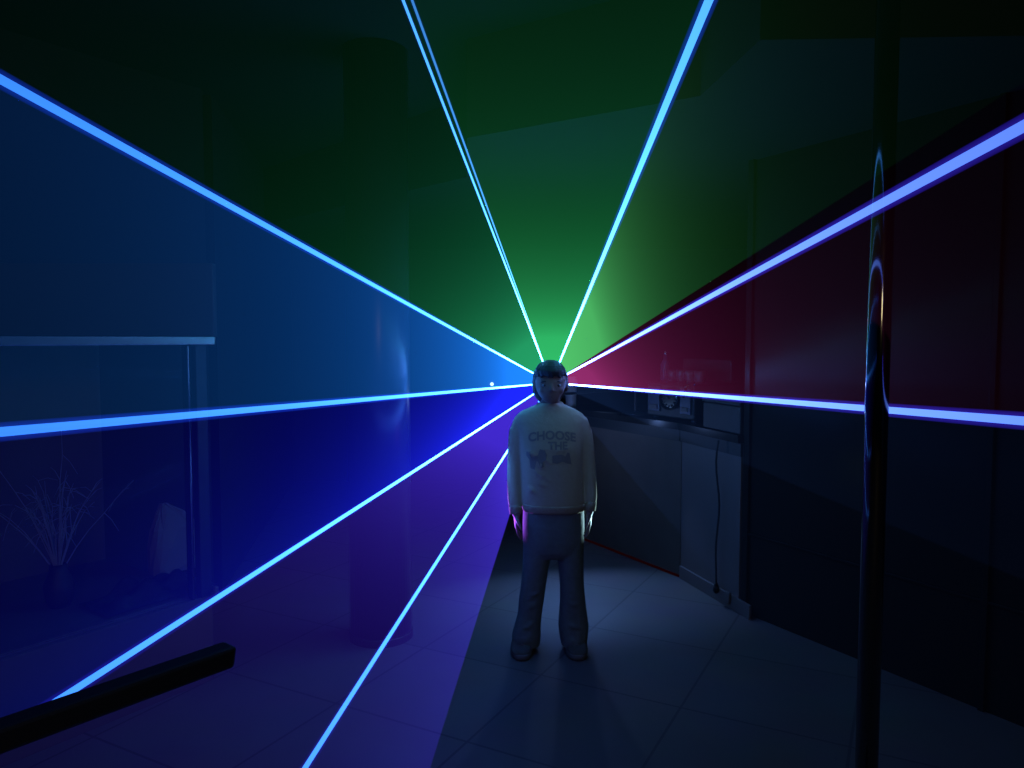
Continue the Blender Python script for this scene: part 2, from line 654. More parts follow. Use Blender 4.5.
obj('body', mitre(0.003, LK, 0.0, 0.5, 0.0, ZC - 0.041, mk, True), M['wood_dark'], ct)
obj('countertop', mitre(0.002, LK + 0.03, -0.03, 0.53, ZC - 0.04, ZC, mk, True), M['gloss_black'], ct)
obj('fascia', mitre(0.003, LK, -0.014, -0.001, ZC - 0.11, ZC - 0.0405, mk, True), M['black'], ct)
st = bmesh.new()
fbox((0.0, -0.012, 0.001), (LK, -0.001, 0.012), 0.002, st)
o = obj('red_light_line', st, M['red_line'], ct)  # emissive bar standing in for a red line of laser light on the floor
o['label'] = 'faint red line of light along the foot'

wd = (K1 - R0).normalized()
wn = Vector((wd.y, -wd.x, 0))
if wn.x < 0:
    wn = -wn
wang = math.atan2(wd.y, wd.x)
LW = (K1 - R0).length
cab = thing('cabinet', 'pale cabinet under the near end of the counter with a low baseboard', 'cabinet', (R0.x, R0.y, 0), wang)
obj('front_panel', mitre(0.015, LW - 0.003, 0.0, 0.42, 0.07, ZC - 0.041, mw_, False), M['pale'], cab)
obj('baseboard', fbox((-0.10, -0.014, 0.0), (LW - 0.012, 0.0, 0.075), 0.003), M['pale'], cab)
obj('plinth', mitre(0.015, LW - 0.003, 0.002, 0.42, 0.0, 0.069, mw_, False), M['pale'], cab)
obj('top_board', mitre(0.0, LW - 0.002, -0.03, 0.45, ZC - 0.04, ZC, mw_, False), M['gloss_black'], cab)
obj('fascia', mitre(0.0, LW - 0.003, -0.014, -0.001, ZC - 0.11, ZC - 0.0405, mw_, False), M['black'], cab)
obj('socket', fbox((0.06, -0.03, 0.03), (0.10, -0.0145, 0.09), 0.004), M['pale'], cab)


def at(base, d, n, x, y, z=0.0):
    return base + d * x + n * y + Vector((0, 0, z))


cb = bmesh.new()
pts = []
for i in range(15):
    s = i / 14
    pts.append(at(R0, wd, wn, 0.165 + 0.012 * math.sin(s * 9), -0.040 - 0.006 * math.sin(s * 12), 0.885 - 0.805 * s))
tube(cb, pts, 0.0055, 8)
cbl = thing('power_cable', 'thin black cable hanging down the front of the pale cabinet', 'cable', pts[-1])
o = obj('cord', cb, M['rubber'], cbl)
o.matrix_parent_inverse = Matrix.Translation(-Vector(pts[-1]))
pg = bmesh.new()
ball(pg, (0, 0, -0.005), (0.018, 0.018, 0.024))
tube(pg, [(0, 0, 0.015), (0, 0, 0.03)], [0.013, 0.007], 10)
obj('plug', pg, M['rubber'], cbl, smooth=True)

# black box at the near end of the counter
bp = at(R0, wd, wn, 0.03, 0.0, ZC + 0.0005)
bb = thing('storage_box', 'plain black box on the near end of the counter above the pale cabinet', 'box', bp, wang)
obj('box_body', fbox((0, 0, 0), (0.36, 0.3, 0.145), 0.006), M['black'], bb)
obj('lid', fbox((-0.005, -0.005, 0.147), (0.365, 0.305, 0.172), 0.005), M['black'], bb)

# machine with round dial
mp_ = at(K1, kd, kn, -0.055, 0.03, ZC + 0.0005)
mc = thing('drinks_machine', 'dark counter machine with a round dial between two blue panels', 'machine', mp_, kang)
MW = 0.42
mc.scale = (1, 1, 0.8)
obj('housing', fbox((0, 0.012, 0.02), (MW, 0.34, 0.27), 0.01), M['black'], mc)
obj('top_tray', fbox((-0.012, 0.0, 0.272), (MW + 0.012, 0.35, 0.292), 0.004), M['alu'], mc)
obj('back_board', fbox((0.0, 0.31, 0.293), (MW, 0.335, 0.46), 0.006), M['black'], mc)
for x in (0.02, MW - 0.06):
    for y in (0.03, 0.28):
        bm = bmesh.new()
        p = (x + 0.02, -(y + 0.02), 0)
        lathe(bm, [(0.018, 0.0), (0.015, 0.02)], p, 14)
        obj('foot', bm, M['rubber'], mc)
for x0, x1 in ((0.02, 0.11), (0.29, 0.40)):
    o = obj('side_panel', fbox((x0, 0.0, 0.06), (x1, 0.0115, 0.25), 0.004), M['bluepanel'], mc)
    o['label'] = 'blue panel'
    obj('display', fbox((x0 + 0.02, -0.006, 0.075), (x1 - 0.02, -0.0005, 0.11), 0.002), M['pale'], o)
bm = bmesh.new()
dl = []
n = 32
for r, yy in ((0.082, 0.011), (0.082, -0.012), (0.07, -0.016), (0.066, -0.004), (0.0, -0.004)):
    dl.append([Vector((0.2 + max(r, .001) * math.cos(2 * PI * i / n), -yy, 0.16 + max(r, .001) * math.sin(2 * PI * i / n))) for i in range(n)])
loft(bm, dl)
dial = obj('dial', bm, M['alu'], mc)
bm = bmesh.new()
for i in range(12):
    a = 2 * PI * i / 12
    Mx = Matrix.Translation((0.2, 0.008, 0.16)) @ Matrix.Rotation(a, 4, 'Y')
    box(bm, (-0.003, -0.002, 0.045), (0.003, 0.002, 0.062), 0, Mx)
obj('dial_ticks', bm, M['black'], dial)
bm = bmesh.new()
box(bm, (-0.003, 0.0095, 0.0), (0.003, 0.0125, 0.05), 0, Matrix.Translation((0.2, 0, 0.16)) @ Matrix.Rotation(0.7, 4, 'Y'))
obj('dial_pointer', bm, M['black'], dial)
bm = bmesh.new()
tube(bm, [(0.012, 0.02, 0.23), (0.012, 0.045, 0.24), (0.012, 0.06, 0.225), (0.012, 0.062, 0.19)], [0.008, 0.008, 0.008, 0.006], 12)
tube(bm, [(0.012, 0.045, 0.24), (0.002, 0.05, 0.285)], [0.005, 0.007], 10)
tube(bm, [(0.012, 0.045, 0.24), (0.024, 0.05, 0.285)], [0.005, 0.007], 10)
tube(bm, [(0.012, 0.02, 0.23), (0.012, -0.02, 0.23)], 0.006, 10)
obj('tap', bm, M['chrome'], mc, smooth=True)
cups = []
ords = ['nearest the black box', 'second from the black box', 'third from the black box', 'next to the bottle']
for i in range(4):
    p = at(mp_, kd, kn, 0.05 + 0.078 * i, 0.1, 0.2345)
    if i == 0:
        c = thing('cup', 'small grey cup on top of the machine, ' + ords[i], 'cup', p, kang + 0.4, 'cups on the machine')
        bm = bmesh.new()
        lathe(bm, [(0.022, 0), (0.027, 0.006), (0.032, 0.04), (0.034, 0.07), (0.031, 0.07), (0.028, 0.04), (0.02, 0.01)], n=20)
        obj('cup_body', bm, M['cup'], c, smooth=True)
        bm = bmesh.new()
        tube(bm, [(0.032, 0, 0.055), (0.048, 0, 0.052), (0.05, 0, 0.03), (0.03, 0, 0.02)], 0.004, 8)
        obj('handle', bm, M['cup'], c, smooth=True)
        cup0 = c
    else:
        c = cup0.copy()
        COL.objects.link(c)
        c.location = p
        c['label'] = 'small grey cup on top of the machine, ' + ords[i]
        for ch in list(cup0.children):
            k = ch.copy()
            COL.objects.link(k)
            k.parent = c
p = at(mp_, kd, kn, 0.375, 0.12, 0.2345)
bt = thing('bottle', 'slim bottle standing on top of the machine at its far end', 'bottle', p)
bm = bmesh.new()
lathe(bm, [(0.026, 0), (0.03, 0.005), (0.03, 0.1), (0.012, 0.135), (0.011, 0.165)], n=20)
obj('bottle_body', bm, M['bluepanel'], bt, smooth=True)
bm = bmesh.new()
lathe(bm, [(0.013, 0.1655), (0.013, 0.185)], n=16)
obj('cap', bm, M['alu'], bt)

# pale glass at the far end of the counter
p = at(K1, kd, kn, 1.24, 0.06, ZC + 0.0005)
gtop = thing('drinking_glass', 'pale frosted glass on the far end of the counter beside the child', 'glass', p)
bm = bmesh.new()
lathe(bm, [(0.036, 0.0), (0.038, 0.01), (0.046, 0.22), (0.043, 0.22), (0.035, 0.012), (0.001, 0.01)], n=24)
obj('glass_body', bm, M['frost'], gtop, smooth=True)
bm = bmesh.new()
tube(bm, [(0.01, 0, 0.02), (-0.02, 0.01, 0.30)], 0.004, 8)
obj('straw', bm, M['cup'], gtop)

# ------------------------------------------------------------------ small lamp far away on the left
p = W(492, 384, 7.47)
wl = thing('wall_lamp', 'tiny bright white lamp on the far wall left of the child', 'lamp', p)
bm = bmesh.new()
tube(bm, [(0, 0.03, 0), (0, -0.01, 0)], [0.05, 0.045], 20)
obj('lamp_base', bm, M['black'], wl)
bm = bmesh.new()
ball(bm, (0, -0.025, 0), 0.018)
o = obj('bulb', bm, M['led'], wl, smooth=True)
o['label'] = 'glowing white bulb'

# ------------------------------------------------------------------ laser projector, behind the child
pp0 = at(K1, kd, kn, 0.55, 0.10, ZC + 0.0005)
pr = thing('laser_projector', 'small black laser projector on an arm stand behind the head of the child', 'projector', pp0)


def pl(p):
    return Vector(p) - pp0


az = A.z
bm = bmesh.new()
box(bm, (A.x - 0.048, A.y + 0.012, az - 0.075), (A.x + 0.048, A.y + 0.2, az + 0.032), 0.006, Matrix.Translation(-pp0))
for k in range(5):
    box(bm, (A.x - 0.036 + k * 0.016, A.y + 0.04, az + 0.032), (A.x - 0.030 + k * 0.016, A.y + 0.18, az + 0.038), 0, Matrix.Translation(-pp0))
obj('housing', bm, M['black'], pr)
bm = bmesh.new()
tube(bm, [pl((A.x, A.y + 0.02, az)), pl((A.x, A.y + 0.004, az))], [0.022, 0.024], 24)
obj('lens_ring', bm, M['black'], pr)
bm = bmesh.new()
tube(bm, [pl((A.x, A.y + 0.12, az - 0.06)), pl((A.x + 0.06, A.y + 0.15, az - 0.075)), (-0.02, -0.03, az - 0.075 - pp0.z), (0.0, 0.0, az - 0.085 - pp0.z)], 0.008, 10)
obj('arm', bm, M['black'], pr)
bm = bmesh.new()
tube(bm, [(0, 0, 0.012), (0, 0, az - 0.07 - pp0.z)], 0.009, 12)
obj('pole', bm, M['black'], pr)
bm = bmesh.new()
lathe(bm, [(0.09, 0.0), (0.09, 0.008), (0.02, 0.016)], n=32)
obj('base', bm, M['black'], pr)

# ------------------------------------------------------------------ laser beams and light sheets
CB = (0.045, 0.26, 1.0)
CBR = (0.11, 0.26, 1.0)
CBG = (0.07, 0.36, 1.0)


def beam_end(u, v, y, ext):
    E = W(u, v, y)
    return E, A + (E - A) * ext


BE = {}


def beam(key, u, v, y, ext, r0, r1, col, k, label, halo=None, hk=1.0, p=2.45):
    E, X = beam_end(u, v, y, ext)
    BE[key] = (E, X)
    d = (X - A).normalized()
    rx = r0 + (r1 - r0) * ext
    st_ = A + d * 0.05
    root = thing('laser_beam', label, 'laser beam', A, 0, 'laser beams')
    bm = bmesh.new()
    n = 10
    pts = [st_ + (X - st_) * (i / n) - A for i in range(n + 1)]
    tube(bm, pts, [r0 + (rx - r0) * i / n for i in range(n + 1)], 14)
    obj('beam_core', bm, beam_mat('laser_' + key.replace('_', ''), col, k, p), root, smooth=True)
    if halo:
        bm = bmesh.new()
        tube(bm, pts, [2.1 * (r0 + (rx - r0) * i / n) for i in range(n + 1)], 14)
        obj('glow', bm, haze_mat('glow_' + key.replace('_', ''), halo, hk, 0.6, None), root)
    return root


HB = (0.01, 0.06, 1.0)
beam('ul', 0, 79, 1.15, 1.85, 0.0028, 0.0070, CB, 9.0, 'bright blue laser beam from the child up to the upper left corner', HB, 14)
beam('tla', 403, 0, 1.5, 1.68, 0.0024, 0.0027, CBG, 9.0, 'thin cyan laser beam rising steeply left of centre, outer one of the close pair', HB, 10)
beam('tlb', 412, 0, 1.5, 1.68, 0.0012, 0.0024, CBG, 4.0, 'thin blue laser beam rising steeply left of centre, inner one of the close pair', HB, 10)
beam('tr', 709, 0, 1.5, 1.68, 0.0026, 0.0085, CBG, 9.0, 'cyan laser beam rising steeply right of centre above the child', HB, 10)
beam('ur', 1024, 126, 1.0, 1.78, 0.0028, 0.0078, CBR, 9.0, 'thick blue laser beam passing in front of the chrome pole', (0.06, 0.03, 1.0), 12)
beam('rl', 1024, 421, 1.35, 1.98, 0.0028, 0.0082, CBR, 9.0, 'nearly level blue laser beam passing behind the chrome pole', (0.06, 0.03, 1.0), 12)
beam('ll', 0, 432, 1.1, 1.82, 0.0028, 0.0072, CB, 9.0, 'nearly level blue laser beam running to the left edge', HB, 14)
beam('lo', 63, 697, 1.9, 1.78, 0.0028, 0.0090, CB, 9.0, 'blue laser beam slanting down behind the black rail at lower left', (0.03, 0.02, 1.0), 9)
beam('bo', 305, 768, 1.9, 1.38, 0.0026, 0.0066, CB, 8.0, 'steep blue laser beam falling to the floor left of the child', (0.04, 0.02, 1.0), 9)


def edge(u, v, y, ext):
    E, X = beam_end(u, v, y, ext)
    return X


def sheet(Xa, Xb, col, k, label, p=1.0, rc=3.5, th=0.006, rmin=0.8):
    a, b = Xa - A, Xb - A
    nrm = a.cross(b).normalized() * (th / 2)
    s = 0.008
    bm = bmesh.new()
    lo = [bm.verts.new(q - nrm) for q in (a * s, a, b, b * s)]
    hi = [bm.verts.new(q + nrm) for q in (a * s, a, b, b * s)]
    bm.faces.new(list(reversed(lo)))
    bm.faces.new(hi)
    for i in range(4):
        j = (i + 1) % 4
        bm.faces.new((lo[i], lo[j], hi[j], hi[i]))
    o = obj('light_sheet', bm, haze_mat('haze_lit_' + label.split()[1], col, k, p, rc, rmin))
    o.location = A
    tag(o, label, 'laser light', 'sheets of laser light', 'stuff')
    return o


X = {k: v[1] for k, v in BE.items()}
GE = edge(870, 180, 1.15, 1.85)
PE = edge(430, 768, F(430, 768).y - 0.01, 1.0)
GREEN = (0.035, 1.0, 0.13)
sheet(X['ul'], X['tla'], (0.05, 1.0, 0.38), 16.0, 'hazy green sheet of laser light in the upper left', rc=2.1)
sheet(X['tla'], X['tr'], (0.06, 1.0, 0.28), 22.0, 'hazy green sheet of laser light straight above the child', rc=2.3)
sheet(X['tr'], GE, (0.15, 1.0, 0.27), 45.0, 'hazy green sheet of laser light in the upper right', rc=1.62, rmin=1.3)
sheet(GE, X['ur'], (1.0, 0.08, 0.50), 2.0, 'thin crimson sheet of laser light along the beam over the pole', rc=1.8)
sheet(X['ur'], X['rl'], (1.0, 0.09, 0.52), 11.0, 'dark crimson sheet of laser light right of the child', rc=1.85)
LB = edge(1024, 580, 1.6, 1.5)
sheet(X['rl'], LB, (0.09, 0.27, 1.0), 1.25, 'faint blue sheet of laser light below the level beam behind the pole', rc=4.0)
sheet(LB, edge(880, 768, 1.9, 1.3), (0.09, 0.27, 1.0), 0.85, 'fainter blue sheet of laser light low over the dark counter', rc=3.4)
sheet(X['ul'], X['ll'], (0.012, 0.22, 1.0), 47.0, 'hazy azure sheet of laser light left of the child', rc=3.2)
sheet(X['ll'], X['lo'], (0.012, 0.020, 1.0), 31.0, 'deep blue sheet of laser light lower left of the child', rc=2.7)
sheet(X['lo'], X['bo'], (0.085, 0.035, 1.0), 48.0, 'violet sheet of laser light between the two lowest beams', rc=2.3)
sheet(X['bo'], PE, (0.085, 0.04, 1.0), 44.0, 'purple sheet of laser light beside the legs of the child', rc=2.4)

# ------------------------------------------------------------------ the child
PY = 3.36
PX = (549.5 - 512) / 750 * PY
per = thing('person', 'child in a white printed sweatshirt and wide jeans standing with arms down', 'person', (PX, PY, 0))
Zs = PY / 750


def Zp(v):
    """height of a pixel row on the child"""
    return W(549, v, PY).z


def Xp(u, v=500):
    return W(u, v, PY).x - PX


def remesh(o, vox, it=6, fac=0.5):
    m = o.modifiers.new('remesh', 'REMESH')
    m.mode = 'VOXEL'
    m.voxel_size = vox
    m.use_smooth_shade = True
    s = o.modifiers.new('smooth', 'SMOOTH')
    s.iterations = it
    s.factor = fac


def rows(tab, y_of=None, ry_k=0.7, p=2.4, n=32):
    """rings from (v, u_left, u_right, ry, yc)"""
    out_ = []
    for v, ul, ur, ry, yc in tab:
        a, b_ = Xp(ul, v), Xp(ur, v)
        out_.append(oval((a + b_) / 2, yc, Zp(v), (b_ - a) / 2, ry, n, p))
    return out_


# --- body: head, neck, trunk, arms, hands, legs as one surface
bm = bmesh.new()
hz = lambda v: Zp(v)
head = [(363, 545, 556, .030, .010), (365, 541, 560, .052, .008), (369, 537.5, 563.5, .073, .004), (375, 535.5, 565.5, .086, -.002), (381, 535, 566, .090, -.006),
        (386, 535.5, 565.5, .088, -.010), (390, 536.5, 564, .083, -.016), (394, 538.5, 562, .074, -.024), (398, 541.5, 559, .058, -.036), (401, 545, 556, .038, -.050), (402.5, 548, 553, .015, -.058)]
loft(bm, rows(head, p=2.15, n=36))
# nose, brow, cheeks, lips volumes
cxh = Xp(550.5, 385)
yf = -0.094
ball(bm, (cxh, yf - 0.002, Zp(388.6)), (.011, .014, .010))
tube(bm, [(cxh, yf + .006, Zp(381)), (cxh, yf - .002, Zp(385)), (cxh, yf - .008, Zp(388.4))], [.006, .008, .009], 10)
for s in (-1, 1):
    ball(bm, (cxh + s * .033, yf + .026, Zp(389)), (.022, .02, .02))
    ball(bm, (cxh + s * .008, yf + .0, Zp(389.2)), (.007, .009, .006))
ball(bm, (cxh, yf + .012, Zp(393.6)), (.020, .012, .008))
ball(bm, (cxh, yf + .022, Zp(400)), (.016, .016, .012))
ball(bm, (cxh, yf + .018, Zp(379)), (.05, .016, .007))
# ears
for s, uu in ((-1, 534.3), (1, 566.8)):
    c = (Xp(uu, 386), 0.006, Zp(385.5))
    ball(bm, c, (.010, .018, .028))
# neck and trunk (inside the clothes)
loft(bm, rows([(396, 542, 559.5, .045, .008), (403, 540.5, 560, .048, .010), (410, 540, 561, .05, .012), (418, 530, 572, .055, .012), (440, 522, 580, .07, .01),
               (480, 527, 575, .07, .01), (520, 526, 580, .075, .01), (548, 528, 578, .07, .01)], p=2.2))
# arms
ARMS = {}
for s, pts_ in ((-1, [(528, 424, .01), (518, 445, .012), (515, 475, .005), (515.5, 504, -.030), (516.5, 513, -.050)]),
                (1, [(574, 425, .01), (585, 445, .012), (588.5, 475, .005), (588.5, 503, -.030), (588, 511, -.050)])):
    pp = [Vector((Xp(u, v), y, Zp(v))) for u, v, y in pts_]
    ARMS[s] = pp
    tube(bm, pp, [.028, .030, .027, .022, .018], 14)
    # palm
    wr = pp[-1]
    dn = Vector((-s * 0.05, -0.16, -1)).normalized()
    fwd_ = Vector((0, -1, 0.16)).normalized()          # width of the hand runs front to back
    side = Vector((-s, 0, 0))                         # palm faces the thigh
    palm = []
    for tt, wd_, th_ in ((0, .019, .014), (.018, .026, .0125), (.04, .030, .012), (.055, .029, .0105)):
        c = wr + dn * tt
        palm.append([c + fwd_ * (wd_ * math.cos(2 * PI * i / 14)) + side * (th_ * math.sin(2 * PI * i / 14)) for i in range(14)])
    loft(bm, palm)
    for f_i, (off, ln, rd_) in enumerate(((.0215, .052, .0066), (.0075, .058, .0068), (-.0065, .054, .0066), (-.0195, .043, .0060))):
        b0 = wr + dn * .050 + fwd_ * off
        cv = 0.25 + 0.10 * f_i
        d1 = (dn + side * 0.10 + fwd_ * off * 3).normalized()
        d2 = (dn + side * (cv)).normalized()
        d3 = (dn + side * (cv * 2.3)).normalized()
        p1 = b0 + d1 * ln * .42
        p2 = p1 + d2 * ln * .33
        p3 = p2 + d3 * ln * .25
        tube(bm, [b0 - dn * .012, b0, p1, p2, p3], [rd_ * 1.0, rd_ * 1.05, rd_, rd_ * .92, rd_ * .7], 10)
        ball(bm, p3, rd_ * .72, seg=10)
    t0 = wr + dn * .012 + fwd_ * .018
    t1 = t0 + (dn * .6 + fwd_ * .8 + side * .25).normalized() * .026
    t2 = t1 + (dn * .85 + fwd_ * .45 + side * .35).normalized() * .022
    t3 = t2 + (dn * .95 + fwd_ * .15 + side * .4).normalized() * .016
    tube(bm, [t0, t1, t2, t3], [.0105, .0085, .0075, .0055], 10)
    ball(bm, t3, .0058, seg=10)
# legs
for s, tab in ((-1, [(540, 526, 549, .055, .01), (570, 525, 545, .05, .005), (600, 523, 540, .04, .01), (630, 520, 535, .036, .02), (650, 519, 531, .03, .02)]),
               (1, [(540, 556, 581, .055, .01), (570, 560, 580, .05, .005), (600, 564, 580, .04, .01), (630, 566, 581, .036, .02), (650, 568, 580, .03, .02)])):
    loft(bm, rows(tab, p=2))
body = obj('body', bm, M['skin'], per)
remesh(body, 0.0042, 3, 0.4)

# eyes, brows, mouth
for s in (-1, 1):
    c = Vector((cxh + s * .030, yf + .0105, Zp(384.2)))
    e = bmesh.new()
    ball(e, c, (.0125, .009, .0075))
    eo = obj('eye', e, M['eyewhite'], body, smooth=True)
    e = bmesh.new()
    ball(e, c + Vector((0, -.0062, 0)), (.0056, .0038, .0056))
    obj('iris', e, M['iris'], body, smooth=True)
    e = bmesh.new()
    tube(e, [c + Vector((-s * .017, -.002, .013)), c + Vector((0, -.006, .0175)), c + Vector((s * .017, .002, .013))], [.002, .0032, .0018], 8)
    obj('eyebrow', e, M['hair'], body, smooth=True)
e = bmesh.new()
tube(e, [(cxh - .020, yf + .010, Zp(393.8)), (cxh - .008, yf + .0005, Zp(393.3)), (cxh, yf - .0005, Zp(393.5)), (cxh + .008, yf + .0005, Zp(393.3)), (cxh + .020, yf + .010, Zp(393.8))], [.001, .0036, .003, .0036, .001], 8)
tube(e, [(cxh - .017, yf + .010, Zp(394.4)), (cxh, yf + .0, Zp(395.1)), (cxh + .017, yf + .010, Zp(394.4))], [.001, .0048, .001], 8)
obj('mouth', e, M['lip'], body, smooth=True)

# hair: thick short bob around the face
bm = bmesh.new()
hair = [(360.0, 547, 554, .025, .010), (361.5, 543, 558.5, .055, .010), (364, 539, 562, .080, .008), (368, 536, 565, .098, .004), (372.5, 534, 566.5, .103, .004),
        (376, 533.2, 567.6, .090, .018), (380, 532.8, 568.2, .084, .026), (384, 532.6, 569, .080, .030), (388, 532.6, 568.4, .076, .032), (392, 533.0, 566, .070, .034), (395.5, 534.2, 563.5, .062, .036), (399, 536.5, 562, .050, .038), (402.5, 539.5, 560.5, .036, .040)]
rr = rows(hair, p=2.3, n=40)
for k, rg in enumerate(rr):
    for i, q in enumerate(rg):
        a = math.atan2(q.y - hair[k][4], q.x - cxh)
        q += Vector((math.cos(a), math.sin(a), 0)) * (0.0025 * math.sin(i * 3.1 + k * 1.3))
loft(bm, rr)
# fringe
for i in range(9):
    f = (i - 4) / 4
    x = cxh + f * .062
    yy = -0.104 + .036 * f * f
    tube(bm, [(x * 0.6 + cxh * .4, yy + .02, Zp(366)), (x * .85 + cxh * .15, yy - .001, Zp(371)), (x + .004, yy + .001, Zp(376.5 + 1.2 * math.sin(i * 2.2)))], [.014, .013, .004], 8)
ho = obj('hair', bm, M['hair'], per)
remesh(ho, 0.0045, 3, 0.4)

# sweatshirt
bm = bmesh.new()
torso = [(402.5, 541, 560, .056, .012), (405, 536, 565.5, .064, .013), (407.5, 530, 571.5, .069, .014), (410.5, 523, 577.5, .073, .014), (414, 517.5, 583, .078, .013), (420, 515.5, 586, .086, .011), (430, 517, 585, .095, .006), (446, 519.5, 583, .104, .0), (464, 521, 582, .107, .0),
         (480, 521.5, 583, .108, .0), (494, 521.5, 584.5, .110, .0), (502, 522.0, 585, .110, .0), (505, 523.0, 584, .102, .0)]
loft(bm, rows(torso, p=2.3, n=40))
SLV = {-1: [(528.5, 416, .012, .034), (522, 421, .012, .047), (518.0, 433, .013, .053), (517.0, 446, .013, .052), (515.2, 462, .008, .046), (514.4, 484, -.004, .043), (514.6, 498, -.020, .041), (515.2, 506, -.030, .036)],
       1: [(573.5, 417, .012, .034), (580, 422, .012, .047), (583.4, 434, .013, .053), (585.6, 446, .013, .050), (587.8, 464, .008, .045), (589.2, 484, -.004, .042), (589.6, 496, -.020, .040), (589.0, 503, -.030, .035)]}
for s, tab in SLV.items():
    tube(bm, [(Xp(u, v), y, Zp(v)) for u, v, y, r in tab], [r * (.80 if i > 1 else .80) for i, (u, v, y, r) in enumerate(tab)], 18)
# soft folds
for k in range(16):
    v0 = random.uniform(440, 498)
    s = random.choice((-1, 1))
    u0 = 552 + s * random.uniform(8, 26)
    du = -s * random.uniform(6, 14)
    yy = -0.098 - 0.004
    pts_ = []
    for i in range(5):
        f = i / 4
        u, v = u0 + du * f, v0 + 5 * f * random.uniform(.6, 1.4)
        xx = Xp(u, v) / 0.145
        pts_.append((Xp(u, v), -0.103 * math.sqrt(max(0.05, 1 - min(.95, abs(xx) ** 2.3))), Zp(v)))
    tube(bm, pts_, [.002, .007, .009, .007, .002], 8)
sw = obj('sweatshirt', bm, M['white_cloth'], per)
remesh(sw, 0.006, 5, 0.5)

# ribbed hem, cuffs and collar
bm = bmesh.new()
rr = rows([(501.5, 521.8, 585.2, .1115, 0), (503, 521.6, 585.4, .1125, 0), (508, 522.4, 584.8, .107, 0), (509.5, 523.2, 584, .102, 0)], p=2.3, n=72)
for rg in rr:
    for i, q in enumerate(rg):
        q.x *= 1 + (0.008 if i % 2 else 0)
        q.y *= 1 + (0.012 if i % 2 else 0)
loft(bm, rr)
obj('waistband', bm, M['rib'], sw, smooth=True)
for s, tab in SLV.items():
    a, b_ = tab[-2], tab[-1]
    bm = bmesh.new()
    tube(bm, [(Xp(b_[0], b_[1] - 2), b_[2], Zp(b_[1] - 2)), (Xp(b_[0], b_[1]), b_[2] - .003, Zp(b_[1])), (Xp(b_[0] + .2 * -s, b_[1] + 6), b_[2] - .008, Zp(b_[1] + 6))], [.030, .0295, .0265], 24)
    obj('cuff', bm, M['rib'], sw, smooth=True)
bm = bmesh.new()
pts_ = []
for i in range(33):
    a = 2 * PI * i / 32
    pts_.append((Xp(550.6, 405) + .053 * math.cos(a), .012 + .058 * math.sin(a), Zp(405.5) + .012 * math.sin(a)))
tube(bm, pts_, .010, 10, caps=False)
obj('collar', bm, M['rib'], sw, smooth=True)

# jeans
bm = bmesh.new()
loft(bm, rows([(500, 524, 583, .096, .004), (510, 523, 584, .100, .006), (525, 522.6, 584.4, .103, .008), (540, 522.8, 584.2, .100, .008), (550, 523.2, 583.8, .092, .008), (556, 524.5, 583, .075, .008)], p=2.5, n=40))
LEG = {-1: [(535, 523.2, 552, .085, .008), (556, 523, 551, .080, .006), (568, 522.4, 548.6, .074, .004), (585, 520.8, 546, .068, .004), (600, 518.8, 544, .066, .006), (615, 517.6, 541.8, .068, .010), (626, 514.5, 540.8, .074, .014), (636, 511.8, 541, .080, .016), (645, 512.3, 540, .080, .016)],
       1: [(535, 555, 584, .085, .008), (556, 556.5, 583.8, .080, .006), (568, 558.4, 583.6, .074, .004), (585, 560, 584, .068, .004), (600, 560, 585.5, .066, .006), (615, 559, 587.4, .068, .010), (626, 558.4, 589, .074, .014), (636, 559.6, 588.2, .080, .016), (645, 561.2, 587.2, .080, .016)]}
for s, tab in LEG.items():
    loft(bm, rows(tab, p=2.3, n=28))
    for k in range(9):                             # creases at knee and ankle
        v0 = random.choice((592, 600, 622, 630, 637)) + random.uniform(-3, 3)
        row = min(tab, key=lambda r: abs(r[0] - v0))
        ca, cb2 = Xp(row[1], v0), Xp(row[2], v0)
        pts_ = []
        for i in range(6):
            f = i / 5
            x = ca + (cb2 - ca) * (.15 + .7 * f)
            xr = (x - (ca + cb2) / 2) / ((cb2 - ca) / 2)
            pts_.append((x, row[4] - row[3] * math.sqrt(max(.05, 1 - xr * xr)) + .002, Zp(v0 + (f - .5) * 6 * s)))
        tube(bm, pts_, [.002, .006, .008, .008, .006, .002], 8)
je = obj('jeans', bm, M['denim'], per)
remesh(je, 0.006, 4, 0.5)

